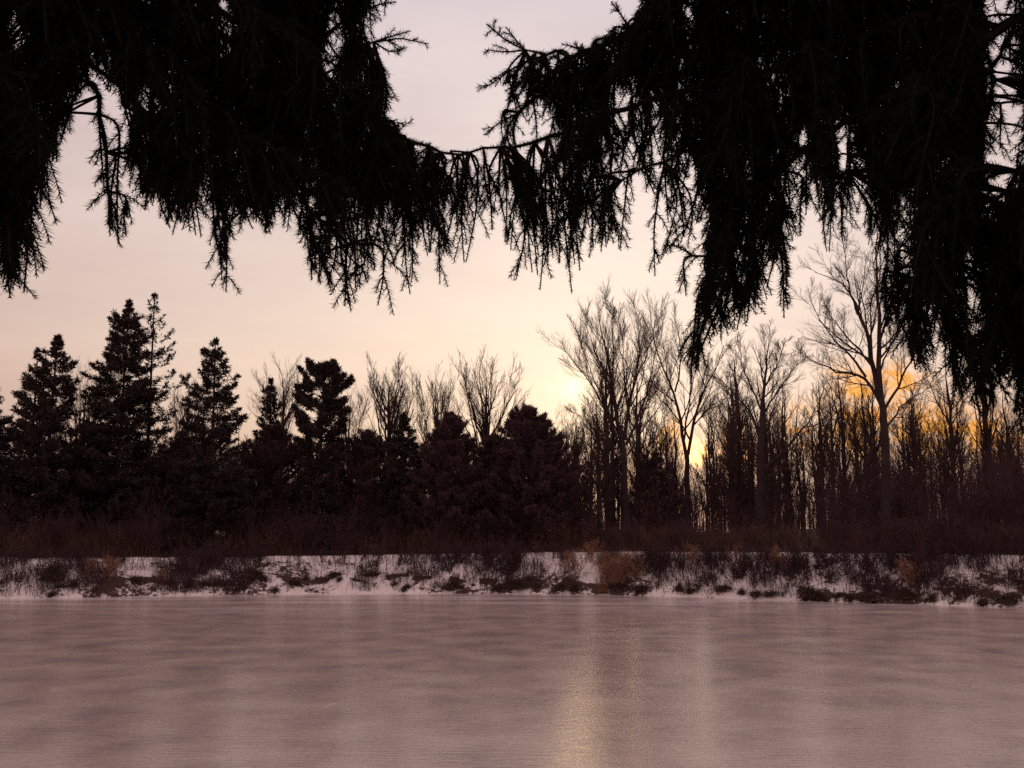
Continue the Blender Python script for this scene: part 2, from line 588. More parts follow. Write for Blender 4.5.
auto_tree('bare_tree', 'low leafless tree between the broad cedar and the tallest leafless tree', 52, 566, 408, 40, .10, 8, .3, c=(7, 6, 4), spread=38)

# woods behind: slender young trees, copies of five kinds
protos = []
for k in range(5):
    root = thing('young_tree', '', 'tree', (0, 0, -50))
    H = (7.5, 8.5, 6.5, 9.2, 7.0)[k]
    W = (1.0, 1.3, .9, 1.2, 1.5)[k]
    r0 = (.09, .11, .075, .12, .09)[k]
    limbs = [[(0, 0, 0), (.06 * U(-1, 1), 0, H * .3), (.15 * U(-1, 1), .1, H * .6), (.25 * U(-1, 1), 0, H)]]
    radii = [[r0 * 1.2, r0, r0 * .65, .01]]
    for j in range(7):
        a = j * 2.4 + U(-.4, .4); h0 = H * U(.22, .65); w = W * U(.5, 1); h1 = min(h0 + H * U(.22, .42), H * .99)
        limbs.append([(math.cos(a) * w * t, math.sin(a) * w * t, h0 + (h1 - h0) * t ** 1.15) for t in (0, .3, .65, 1)])
        rr = r0 * U(.3, .5); radii.append([rr, rr * .7, rr * .45, .007])
    finish_bare(root, limbs, radii, (0,), c=(3, 4, 4), spread=36, lmax=1.4)
    protos.append(root)
LAB_W = 'slender leafless young tree in the dense wood across the ice'
GR_W = 'slender young trees of the wood across the ice'
spots = []
for k in range(115):
    px = U(575, 1090); D = U(42, 74)
    while abs(px - 699) < 9: px = U(575, 1090)
    spots.append((px, D))
for k in range(40):
    px = U(-60, 580); D = U(47, 74)
    spots.append((px, D))
first = set()
for n, (px, D) in enumerate(spots):
    k = n % 5
    p = at(px, 540, D); x = p[0]
    z = float(ground(x, D)) - .08
    s = U(.78, 1.12) * (1.0 if px > 575 else .85) * min(1, .55 + .45 * D / 60)
    if px > 575 and n < 40: s *= 1.22
    if k not in first:
        first.add(k); r = protos[k]
        r.location = (x, D, z); r.scale = (s, s, s); r.rotation_euler = (0, 0, U(0, 6.28))
        r['label'] = LAB_W; r['group'] = GR_W
    else:
        dup(protos[k], (x, D, z), U(0, 6.28), (s, s, s), LAB_W, GR_W)


# ------------------------------------------------------------------ conifers
def conifer(name, label, D, px, ytop, Wpx, kind='spruce', dens=1.0, r0=.11, leaf=None, curl=.25, bare=0.04, seedlump=1.0, cat='tree'):
    top = at(px, ytop, D)
    x = top[0]; bz = float(ground(x, D)) - .1
    H = top[2] - bz
    Rm = Wpx / F * D * .5 * 1.12
    root = thing(name, label, cat, (x, D, bz))
    tr = Geo(); cr = Geo()
    lean = U(-.1, .1)
    zt = np.linspace(0, H * .985, 9)
    tr.tubes(np.stack([lean * (zt / H) ** 2, 0 * zt, zt], 1), np.linspace(r0, .02, 9), 7)
    n = int(H * 30 * dens)
    h = np.sort(bare + (1 - bare) * (1 - (1 - U(0, .985, n)) ** (1.0)))
    if kind == 'spruce':
        prof = (1 - h) ** .78
    elif kind == 'slim':
        prof = (1 - h) ** .70
    elif kind == 'pine':
        prof = np.interp(h, [0, .25, .45, .60, .78, .92, 1], [.75, .62, .55, .95, 1.0, .72, .12])
    else:
        prof = np.interp(h, [0, .3, .55, .75, .9, 1], [1.0, .98, .80, .52, .28, .05])
    az = np.arange(n) * 2.39996 + U(-.5, .5, n)
    if kind in ('cedar', 'pine'): seedlump *= .55
    lump = 1 + seedlump * (.16 * np.sin(az * 2 + h * 9) + .13 * np.sin(az * 3 - h * 23) + .10 * np.sin(h * 41 + az))
    Ln = Rm * prof * lump * (U(.62, 1.12, n) if kind not in ('cedar', 'pine') else U(.72, 1.06, n)) + .04
    Ln = Ln * np.clip((1.03 - h) / .13, .25, 1)
    pitch = {'spruce': np.interp(h, [0, .5, .85, 1], [-.30, -.10, .35, 1.0]),
             'slim': np.interp(h, [0, .5, .85, 1], [-.10, .10, .5, 1.0]),
             'pine': np.interp(h, [0, .5, .8, 1], [.0, .25, .6, 1.1]),
             'cedar': np.interp(h, [0, .5, .85, 1], [.35, .60, .85, 1.25])}[kind] + rng.normal(0, .24 if kind == 'cedar' else .13, n)
    npt = 6
    d = np.stack([np.cos(az) * np.cos(pitch), np.sin(az) * np.cos(pitch), np.sin(pitch)], 1)
    P = [np.stack([lean * h ** 2, 0 * h, h * H], 1)]
    for k in range(npt - 1):
        P.append(P[-1] + d * (Ln / (npt - 1))[:, None])
        d = unit(d + np.array([0, 0, curl * (k - .6) * .35]) + .05 * rng.normal(size=d.shape))
    P = np.stack(P, 1)
    tr_r = np.linspace(.022, .006, npt)[None] * np.clip(Ln / Rm, .35, 1)[:, None]
    cr.tubes(P, tr_r, 3, m=1)
    # side shoots and the needled sprays on them
    per = np.maximum((Ln * 34 * dens).astype(int), 6)
    bi = np.repeat(np.arange(n), per)
    t = np.sqrt(U(.03, 1, len(bi))) if kind != 'pine' else U(.35, 1, len(bi)) ** .7
    f = t * (npt - 1); i = np.clip(f.astype(int), 0, npt - 2); fr = (f - i)[:, None]
    B = P[bi, i] * (1 - fr) + P[bi, i + 1] * fr
    T = unit(P[bi, i + 1] - P[bi, i])
    sd = unit(np.cross(T, np.array([0, 0, 1.0]))) * np.where(U(0, 1, len(bi)) < .5, -1, 1)[:, None]
    sl = (.10 + .34 * (1 - t) * np.minimum(Ln[bi], 1.4)) * U(.5, 1.2, len(bi)) * np.clip(Ln[bi] / .7, .3, 1)
    sdv = unit(T * .75 + sd * U(.3, 1.0, (len(bi), 1)) + .22 * rng.normal(size=B.shape) + np.array([0, 0, -.12 if kind == 'spruce' else .12]))
    K = 5
    u = (np.arange(K) + U(0, 1, (len(bi), K))) / K
    nb = (B[:, None] + sdv[:, None] * (sl[:, None] * u)[..., None]).reshape(-1, 3)
    nd = unit(np.repeat(sdv, K, 0) + .75 * rng.normal(size=nb.shape))
    if kind == 'pine':
        nd = unit(rng.normal(size=nb.shape) + np.repeat(sdv, K, 0) * .6)
    if kind == 'cedar':
        nd = unit(nd + np.array([0, 0, .55]))
        cr.blades(nb, nd, U(.12, .26, len(nb)), U(.020, .036, len(nb)), m=0)
    else:
        cr.blades(nb, nd, U(.10, .21, len(nb)), U(.028, .052, len(nb)), m=0)
    tr.build('trunk', M_bark, root, True)
    cr.build('crown', [leaf or M_conif, M_bark], root)
    return root


conifer('spruce_tree', 'dark spruce cut by the edge of the picture on the far shore', 40, -14, 372, 120, dens=.9)
conifer('spruce_tree', 'dark spruce with two crowded tops at the outer end of the tall conifers', 40, 57, 333, 100, dens=1.0, seedlump=1.3, curl=.5)
conifer('spruce_tree', 'shorter dark spruce tucked against the twin-topped spruce', 40.6, 40, 347, 92, dens=.8, curl=.5)
conifer('spruce_tree', 'tallest dense dark spruce with a rounded tip', 41, 129, 298, 128, dens=1.15, curl=.35)
conifer('spruce_tree', 'tall ragged spruce with sparse upswept branches touching the tallest dense spruce', 42.5, 157, 291, 96, 'slim', dens=.42, seedlump=2.0, curl=.9)
conifer('spruce_tree', 'pointed dark spruce standing alone beside the two tallest spruces', 40, 218, 337, 112, dens=1.0, seedlump=1.4, curl=.5)
conifer('spruce_tree', 'slim young spruce between the pointed spruce and the round-topped pine', 45, 273, 378, 52, 'slim', dens=.85)
conifer('pine_tree', 'dark pine with a broad rounded top in the middle of the conifers', 41, 323, 364, 58, 'pine', dens=1.35, seedlump=1.3)
conifer('spruce_tree', 'small dark conifer at the foot of the slender upright leafless tree', 42, 403, 412, 60, 'slim', dens=1.0)
conifer('cedar_tree', 'brown-green cedar with a rounded tip beside the broad dark cedar', 41, 450, 414, 84, 'cedar', dens=1.3, leaf=M_cedar)
conifer('cedar_tree', 'broad dark cedar with a dome-shaped crown near the pale sun glow', 41, 530, 411, 112, 'cedar', dens=1.35, leaf=M_cedar)
conifer('cedar_tree', 'low cedar filling the foot of the gap beside the broad dark cedar', 44, 494, 436, 80, 'cedar', dens=1.1, leaf=M_cedar)
conifer('cedar_tree', 'low bushy cedar below the slim young spruce', 43, 274, 428, 96, 'cedar', dens=1.0, leaf=M_cedar)
conifer('cedar_tree', 'low bushy cedar between the round-topped pine and the small dark conifer', 43, 366, 432, 80, 'cedar', dens=1.0, leaf=M_cedar)
conifer('cedar_tree', 'low bushy cedar between the twin-topped spruce and the tallest spruce', 43, 92, 425, 76, 'cedar', dens=1.0, leaf=M_cedar)
conifer('cedar_tree', 'low bushy cedar between the ragged tall spruce and the pointed spruce', 43, 182, 432, 60, 'cedar', dens=1.0, leaf=M_cedar)
for i_, (px_, D_, yt_, W_) in enumerate([(-20, 48, 440, 110), (30, 50, 436, 120), (110, 50, 430, 120), (165, 47, 446, 110), (205, 51, 440, 110), (250, 48, 448, 100), (300, 51, 446, 120), (345, 48, 452, 100), (385, 51, 444, 110), (425, 47, 448, 110), (472, 50, 448, 110), (515, 50, 452, 110), (560, 49, 462, 90)]):
    o_ = conifer('cedar_tree', 'bushy evergreen filling the dark second row of the conifers', D_, px_, yt_, W_, 'cedar', dens=.62, leaf=M_cedar)
    o_['group'] = 'bushy evergreens of the second row'
conifer('cedar_tree', 'small dark cedar at the feet of the leaning two-stemmed tree', 45, 655, 455, 60, 'cedar', dens=.8, leaf=M_cedar)


# ------------------------------------------------------------------ shrubs
def shrub_proto(name, H, W, stems, c, m, rr=.012, leaves=0, up=.16):
    root = thing(name, '', 'shrub', (0, 0, -50))
    g = Geo()
    base = np.stack([rng.normal(0, W * .13, stems), rng.normal(0, W * .13, stems), np.full(stems, -.05)], 1)
    a = U(0, 2 * PI, stems)
    pt = [base]
    tilt = np.abs(rng.normal(0, .42, stems)) * W / H * 1.2
    d = unit(np.stack([np.cos(a) * tilt, np.sin(a) * tilt, np.ones(stems)], 1))
    Ln = H * U(.6, 1.05, stems)
    for k in range(6):
        pt.append(pt[-1] + d * (Ln / 6)[:, None])
        d = unit(d + .12 * rng.normal(size=d.shape) + np.array([0, 0, up * .2]))
    P = np.stack(pt, 1)
    R = np.linspace(rr, rr * .5, 7)[None] * U(.7, 1.2, (stems, 1))
    g.tubes(P, R, 4)
    C, RC = grow(P, R, c[0], .45, 34, 5, up, .14, .2, 1, .0065, .4)
    g.tubes(C, RC, 3)
    C2, R2 = grow(C, RC, c[1], .5, 38, 4, up * .6, .15, .15, 1, .0055, .4)
    g.tubes(C2, R2, 3)
    if leaves:
        k = rng.integers(0, len(C2), leaves); j = rng.integers(1, 4, leaves)
        b = C2[k, j]
        g.blades(b, unit(rng.normal(size=b.shape) + [0, 0, -.3]), U(.04, .09, leaves), U(.02, .04, leaves), m=1)
    g.build('stems', [m, M_rust], root)
    return root


def grass_proto(name, H, W, n, m, droop=.5, cat='grass clump'):
    g = Geo()
    base = np.stack([rng.normal(0, W * .28, n), rng.normal(0, W * .22, n), np.full(n, -.04)], 1)
    a = U(0, 2 * PI, n); tl = np.abs(rng.normal(0, .35, n))
    d = unit(np.stack([np.cos(a) * tl, np.sin(a) * tl, np.ones(n)], 1))
    Ln = H * U(.45, 1.1, n); pt = [base]
    for k in range(5):
        pt.append(pt[-1] + d * (Ln / 5)[:, None])
        d = unit(d + np.stack([np.cos(a), np.sin(a), -np.ones(n) * .8], 1) * droop * .35 * (k / 4) + .06 * rng.normal(size=d.shape))
    g.tubes(np.stack(pt, 1), np.linspace(.006, .0025, 6)[None] * np.ones((n, 1)), 3)
    o = g.build(name, m)
    return tag(o, '', cat)


def tussock_proto(W, H, n):
    """a low earth hummock bristling with matted dead grass"""
    g = Geo()
    nu, nv = 14, 7
    uu, vv = np.meshgrid(np.linspace(0, 2 * PI, nu, endpoint=False), np.linspace(0, PI / 2, nv))
    r = 1 + .25 * np.sin(uu * 3 + 1) + .18 * np.cos(uu * 5) * np.sin(vv * 3) + rng.normal(0, .09, uu.shape)
    V = np.stack([np.cos(uu) * np.cos(vv) * r * W * .5, np.sin(uu) * np.cos(vv) * r * W * .36, np.sin(vv) * H * .6 * r - .05], -1)
    ii = np.arange(nu * nv).reshape(nv, nu); nx = np.roll(ii, -1, 1)
    g.add(V, quads=np.stack([ii[:-1], nx[:-1], nx[1:], ii[1:]], -1).reshape(-1, 4))
    a = U(0, 2 * PI, n); v = U(.1, 1.4, n)
    b = np.stack([np.cos(a) * np.cos(v) * W * .5, np.sin(a) * np.cos(v) * W * .36, np.sin(v) * H * .55 - .03], 1)
    d = unit(b / np.array([W, W, H]) + np.array([0, 0, .25]) + .3 * rng.normal(size=b.shape)); pt = [b]
    Ln = H * U(.4, 1.3, n)
    for k in range(3):
        pt.append(pt[-1] + d * (Ln / 3)[:, None]); d = unit(d + np.array([0, 0, -.6]))
    g.tubes(np.stack(pt, 1), np.linspace(.009, .004, 4)[None] * np.ones((n, 1)), 3)
    return tag(g.build('tussock', M_tuss), '', 'tussock')


placed = set()


def put(proto, px, s_, label, group=None, k=None, off=0.0, sc_=1.0, x=None, sxy=None):
    """stand a copy s_ metres up the bank from the waterline at the pixel column px"""
    if x is None:
        p = on_z(px, 597, 0); x = p[0]
        for _ in range(3):
            x = (px - CXp) / F * (float(shore(x)) + s_)
    y = float(shore(x)) + s_
    z = float(ground(x, y)) + off
    if z < 0: z = 0.0
    sx = sxy or sc_
    rz = U(0, 2 * PI)
    if proto.name not in placed:
        placed.add(proto.name); o = proto
        o.location = (x, y, z); o.rotation_euler = (0, 0, rz); o.scale = (sx, sx, sc_)
        o['label'] = label
        if group: o['group'] = group
        return o
    return dup(proto, (x, y, z), rz, (sx, sx, sc_), label, group)


thk = [shrub_proto('shrub', 2.4, 1.5, 15, (7, 6), M_brush), shrub_proto('shrub', 1.9, 1.6, 18, (6, 6), M_brush),
       shrub_proto('shrub', 3.1, 1.7, 13, (8, 6), M_brush), shrub_proto('shrub', 2.1, 1.4, 16, (7, 5), M_brush, leaves=260),
       shrub_proto('shrub', 2.7, 1.9, 18, (7, 6), M_brush)]
LAB_T = 'leafless brown shrub in the dark thicket behind the snowy bank'
GR_T = 'leafless shrubs of the thicket behind the snowy bank'
for k in range(250):
    px = U(-90, 1120)
    s_ = 3.7 + abs(rng.normal(0, 4.2)) if k > 95 else U(3.5, 5.0)
    put(thk[rng.integers(0, 5)], px, s_, LAB_T, GR_T, sc_=U(.5, .95) * (.75 if s_ < 5 else 1.05) * (.72 if px > 575 else 1))

for k in range(70):
    put(thk[rng.integers(0, 5)], U(570, 1090), U(7, 24), LAB_T, GR_T, sc_=U(.9, 1.4))

bank = [shrub_proto('bank_shrub', 1.0, .9, 12, (6, 4), M_brush, .012), shrub_proto('bank_shrub', 1.3, .7, 8, (6, 4), M_brush, .013),
        shrub_proto('bank_shrub', .8, 1.0, 14, (5, 5), M_brush, .011)]
redb = shrub_proto('bank_shrub', 1.15, 1.1, 16, (6, 4), M_rust, .007, 300)
sap = shrub_proto('sapling', 2.2, .8, 2, (9, 5), M_bark, .018)
LAB_B = 'leafless brown shrub growing on the snowy bank'
GR_B = 'leafless shrubs on the snowy bank'
for px, s_, sc_ in [(30, 1.9, .8), (75, 1.6, .9), (92, 1.4, .8), (118, 2.0, .8), (165, 1.8, .7), (185, 2.2, .8), (215, 1.9, .8), (300, 2.2, .6), (330, 1.9, .6), (345, 2.2, .6),
                    (420, 1.6, .8), (436, 1.9, .9), (452, 1.7, .8), (468, 1.2, .9), (480, 2.0, .8), (492, 1.5, .9), (510, 1.0, 1.0), (522, .9, 1.1), (505, 1.9, .8), (535, 1.3, .8), (555, 2.1, .7),
                    (645, 1.6, 1.0), (655, 1.0, 1.0), (662, 2.0, .9), (635, 1.3, .8), (668, 1.5, .9), (680, 2.2, .8), (700, .8, .9), (705, 1.8, .8), (715, 1.2, .9), (722, 2.1, .8), (735, .9, .9), (745, 1.7, .8), (752, 1.1, 1.0), (765, 2.0, .8),
                    (778, 1.0, 1.0), (790, 1.6, .9), (802, .8, 1.1), (812, 1.9, .8), (826, 1.3, .9), (838, 2.0, .9), (850, .8, 1.0), (858, 1.5, .9), (867, .7, 1.0), (880, 1.9, .9), (892, 1.2, .9)]:
    for r_ in range(2 if px < 400 else 3):
        put(bank[rng.integers(0, 3)], px + U(-3, 3) + (r_ > 0) * U(-8, 8), np.clip(s_ + (r_ > 0) * U(-.8, .6), .3, 2.2), LAB_B, GR_B, sc_=sc_ * U(.5, 1.05))
for k in range(20):
    put(bank[rng.integers(0, 3)], U(895, 1060), U(.4, 3.4), 'leafless shrub in the dark brush smothering the shaded end of the bank', 'shrubs smothering the shaded end of the bank', sc_=U(.8, 1.25))
for px, s_, sc_, lab in [(572, .9, .95, 'reddish-brown leafy shrub low on the bank left of the rusty grass clump'), (590, 1.9, .75, 'reddish shrub near the top of the bank above the small patch of open snow'),
                         (634, .7, .7, 'low reddish shrub beside the rusty grass clump'), (98, 1.2, .6, 'low reddish shrub on the bank below the twin-topped spruce'),
                         (118, .8, .75, 'reddish weedy shrub at the waterline below the tallest spruces'), (168, .6, .45, 'small reddish weed tuft on clean snow near the waterline'),
                         (690, 1.4, .8, 'reddish shrub on the bank below the leaning two-stemmed tree'), (732, 1.6, .8, 'reddish shrub high on the bank left of the straight thick tree'),
                         (775, 1.4, .8, 'reddish shrub on the bank below the straight thick tree'), (905, .6, .8, 'dull reddish shrub by the waterline below the crooked tree')]:
    put(redb, px, s_, lab, sc_=sc_)
for px, s_, sc_, lab in [(247, .9, .78, 'dark sapling with leaning stems at the waterline below the pointed spruce'), (262, 2.0, .55, 'thin dark sapling at the top of the clean snow'), (273, 1.9, .5, 'short sapling beside the thin dark sapling on clean snow'),
                         (292, 1.2, .60, 'thin bent sapling alone on the clean white snow'), (322, .9, .6, 'thin sapling rising from the dark tussocks below the pine'), (340, .7, .62, 'thin sapling close to the waterline below the pine'),
                         (394, .8, .78, 'dark sapling on the bank below the slender upright tree'), (400, 1.5, .6, 'forked sapling half way up the bank below the small conifer'),
                         (672, .9, 1.0, 'dark leaning sapling rising from the bank right of the rusty grass'), (716, 1.0, .75, 'thin dark sapling on the brushy bank by the two-stemmed tree'), (760, .6, .9, 'dark sapling at the waterline below the straight thick tree'),
                         (795, 1.2, .85, 'dark sapling leaning over the patchy snow'), (822, 1.0, .85, 'thin dark sapling in front of the bright patch of snow'), (862, .6, .9, 'dark sapling at the waterline left of the crooked tree')]:
    put(sap, px, s_, lab, sc_=sc_)

rg = grass_proto('grass_clump', .95, 1.0, 520, M_rust, .75)
put(rg, 612, .55, 'big rust-coloured clump of dead grass hanging over the ice edge', sc_=1.0)
put(rg, 601, .10, 'small rusty grass tuft standing out on the ice below the big rusty clump', sc_=.42)
put(rg, 603, 1.6, 'rust-coloured grass clump above the big rusty clump', sc_=.55)
put(rg, 625, 1.2, 'rust-coloured grass clump leaning on dark shrubs behind the big rusty clump', sc_=.8)

tus = [tussock_proto(.62, .40, 260), tussock_proto(.42, .34, 200), tussock_proto(.9, .42, 330)]
LAB_K = 'dark grassy hummock poking through the snow at the foot of the bank'
GR_K = 'dark hummocks along the foot of the snowy bank'
big_tus = [(62, 1.15, 2, 'widest dark hummock half way up the bank below the twin-topped spruce')]
for px, s_, k, lab in big_tus:
    put(tus[k], px, s_, lab, sc_=1.1)
for px, s_, k in [(10, .35, 1), (19, .45, 1), (40, .5, 0), (52, .6, 1), (60, .2, 0), (85, .6, 1), (141, .9, 0), (125, .95, 1), (178, .7, 1), (183, .6, 1), (196, .5, 0), (208, .75, 0), (222, .7, 1), (240, .75, 0), (258, .8, 0), (270, .78, 1), (278, .8, 1),
                  (295, .75, 1), (303, .65, 2), (312, .7, 0), (320, .8, 1), (335, .75, 0), (344, .75, 1), (358, .8, 1), (377, .95, 0), (283, .15, 1), (340, .15, 1), (403, .2, 0), (412, .3, 1), (425, .35, 0), (436, .3, 1), (395, .5, 1), (455, .4, 0), (470, .3, 1),
                  (500, .25, 0), (515, .3, 2), (535, .3, 1), (562, .3, 0), (575, .25, 1), (640, .25, 0), (655, .2, 2), (672, .25, 0), (690, .2, 1), (704, .2, 0), (722, .3, 2), (738, .15, 0), (750, .2, 2), (768, .2, 0), (785, .15, 1), (800, .2, 2), (815, .15, 0), (832, .25, 0), (845, .2, 1), (860, .2, 2), (880, .15, 0), (900, .2, 2), (925, .15, 0), (950, .2, 2), (975, .15, 0), (1000, .2, 2), (1018, .2, 0)]:
    if U(0, 1) < .3: continue
    put(tus[k], px + U(-4, 4), s_ * U(.7, 1.3), LAB_K, GR_K, off=-.08, sc_=U(.3, .75), sxy=U(.35, .95))


# uncountable weeds: stalks on the bank and dry grass along its top
def weeds(name, label, cat, n, fx, fs, hh, m, rr):
    px = fx(n); s_ = fs(n)
    if name == 'bank_weeds':
        clear = ((px > 252) & (px < 352)) | ((px > 545) & (px < 560)) | ((px > 578) & (px < 600)) | ((px > 125) & (px < 165)) | ((px > 375) & (px < 392))
        keep = (U(0, 1, n) > clear * .85) & (wob(px * .06, s_ * 1.6, 1.7) + .5 * wob(px * .2, s_ * 3, 1.3) > U(-1.3, .4, n))
        px, s_ = px[keep], s_[keep]; n = len(px)
    x = (px - CXp) / F * 35.5
    y = shore(x) + s_
    z = ground(x, y)
    a = U(0, 2 * PI, n); tl = np.abs(rng.normal(0, .22, n))
    d = unit(np.stack([np.cos(a) * tl, np.sin(a) * tl, np.ones(n)], 1))
    Ln = hh(n); pt = [np.stack([x, y, z - .03], 1)]
    for k in range(4):
        pt.append(pt[-1] + d * (Ln / 4)[:, None]); d = unit(d + .13 * rng.normal(size=d.shape) + np.array([0, 0, -.05]))
    P = np.stack(pt, 1); R = np.linspace(rr, rr * .4, 5)[None] * np.ones((n, 1))
    g = Geo(); g.tubes(P, R, 3)
    C, RC = grow(P, R, 3, .4, 35, 3, .1, .12, .35, 1, rr * .6, .4)
    g.tubes(C, RC, 3)
    return tag(g.build(name, m), label, cat, kind='stuff')


def clumpy(lo, hi, nc, sd):
    def f(n):
        c = U(lo, hi, nc)
        return np.clip(c[rng.integers(0, nc, n)] + rng.normal(0, sd, n), lo - 20, hi + 20)
    return f


weeds('bank_weeds', 'thin dead weed stalks scattered over the snowy bank', 'weeds', 32000, lambda n: np.r_[clumpy(-30, 255, 60, 9)(n // 5), clumpy(-30, 920, 150, 9)(n - n // 5)], lambda n: U(.06, 3.1, n), lambda n: U(.10, .34, n) + (U(0, 1, n) < .12) * U(.1, .4, n), M_brush, .007)
weeds('dry_grass', 'dry brown grass along the edge of the thicket behind the bank', 'grass', 9000, clumpy(-60, 1090, 90, 22), lambda n: 3.55 + np.abs(rng.normal(0, 2.2, n)), lambda n: U(.4, 1.05, n), M_grass, .0045)
weeds('bank_brush', 'dark brush and dead stalks over the shaded end of the bank', 'brush', 1900, lambda n: 1060 - np.abs(rng.normal(0, 85, n)), lambda n: U(.1, 3.4, n), lambda n: U(.3, .8, n), M_brush, .007)

# the wood beyond, one mass
n = 3300
D_ = U(66, 130, n); px_ = np.where(U(0, 1, n) < .42, U(540, 1250, n), U(-220, 560, n))
x_ = (px_ - CXp) / F * D_
H_ = U(3.0, 7.5, n) * np.where(px_ > 560, 1.08, .9)
cap_ = .0763 * D_ + 1.9 - ground(x_, D_)
H_ = np.where(np.abs(px_ - 697) < 9, np.minimum(H_, cap_ * .93), H_)
P = np.stack([np.stack([x_ + rng.normal(0, .03 + .05 * t, n) * H_ * t, D_ + 0 * x_, ground(x_, D_) - .1 + H_ * t], 1) for t in (0, .25, .5, .75, 1)], 1)
R = (U(.02, .07, n)[:, None]) * np.linspace(1, .2, 5)[None]
g = Geo(); g.tubes(P, R, 3)
C, RC = grow(P, R, 6, .28, 38, 4, .15, .12, .12, 1, .009, .4)
g.tubes(C, RC, 3)
C2, R2 = grow(C, RC, 3, .5, 38, 3, .1, .12, .2, 1, .007, .4)
g.tubes(C2, R2, 3)
tag(g.build('far_woods', M_brush), 'far leafless wood behind the trees across the ice', 'woods', kind='stuff')


# ------------------------------------------------------------------ the two overhanging spruces
def inpoly(x, y, poly):
    x = np.asarray(x, float); y = np.asarray(y, float)
    c = np.zeros(x.shape, bool)
    pj = poly[-1]
    for pi in poly:
        cond = ((pi[1] > y) != (pj[1] > y)) & (x < (pj[0] - pi[0]) * (y - pi[1]) / (pj[1] - pi[1] + 1e-9) + pi[0])
        c ^= cond
        pj = pi
    return c


PL = [(-80, -120), (330, -120), (398, -60), (396, 2), (382, 10), (360, 28), (374, 42), (384, 58), (390, 86), (384, 108), (402, 124), (410, 142), (446, 150), (470, 168), (462, 196), (470, 236), (464, 262), (456, 240), (448, 288), (436, 268), (416, 250), (410, 296), (400, 262), (392, 272), (378, 306), (364, 280),
      (350, 304), (338, 302), (326, 276), (312, 280), (304, 240), (294, 230), (282, 226), (272, 240), (258, 244), (246, 226), (234, 246), (226, 292), (218, 244), (208, 238), (196, 250), (186, 232), (176, 254), (160, 246), (166, 222), (150, 206), (134, 202), (128, 168), (128, 122), (122, 96), (114, 84), (100, 78), (84, 84), (70, 116), (60, 160), (50, 164), (42, 196), (36, 238), (30, 246), (20, 250), (18, 266), (28, 290), (8, 300), (-10, 290), (-90, 300)]
PR = [(455, 152), (500, 148), (524, 146), (560, 128), (548, 112), (520, 128), (490, 134), (498, 112), (512, 96), (488, 82), (500, 70), (524, 60), (490, 30), (512, 38), (530, 52), (556, 52), (578, 48), (602, 30), (618, 22), (612, 4), (624, 16), (640, 8), (650, -80), (1130, -120), (1130, 430), (1040, 428), (1018, 436), (1000, 405), (986, 430), (970, 396), (952, 404), (938, 390), (924, 402), (910, 366), (896, 330), (884, 320), (880, 286), (866, 262), (856, 244), (846, 256), (836, 242),
      (828, 256), (818, 230), (812, 180), (800, 178), (806, 206), (800, 236), (790, 270), (796, 300), (780, 322), (768, 308), (752, 318), (744, 336), (732, 326), (722, 352), (706, 342), (702, 372), (690, 384), (684, 352), (696, 330), (704, 308), (698, 296), (682, 292), (704, 272), (698, 252), (686, 256), (676, 236), (664, 268), (656, 278), (652, 246), (638, 240), (624, 250), (608, 246), (598, 254), (590, 246), (580, 276), (572, 294), (566, 276), (558, 262), (548, 258), (540, 290), (530, 268), (520, 284), (512, 276), (504, 240), (492, 246), (480, 212), (466, 214), (462, 262), (456, 240)]

HOLES = [(1000, 12, 16, 24), (1006, 120, 20, 75), (801, 205, 13, 70), (690, 22, 8, 16), (975, 300, 7, 40), (905, 250, 6, 34), (842, 140, 5, 34), (640, 205, 26, 12), (18, 38, 10, 14), (334, 36, 8, 14), (1010, 380, 7, 30), (940, 340, 6, 30), (620, 110, 6, 20), (700, 215, 8, 24), (228, 12, 8, 10), (196, 12, 6, 8), (862, 200, 6, 36)]


def inhole(x, y):
    c = np.zeros(np.shape(x), bool)
    for (a, b, p, q) in HOLES:
        c |= ((x - a) / p) ** 2 + ((y - b) / q) ** 2 < 1
    return c


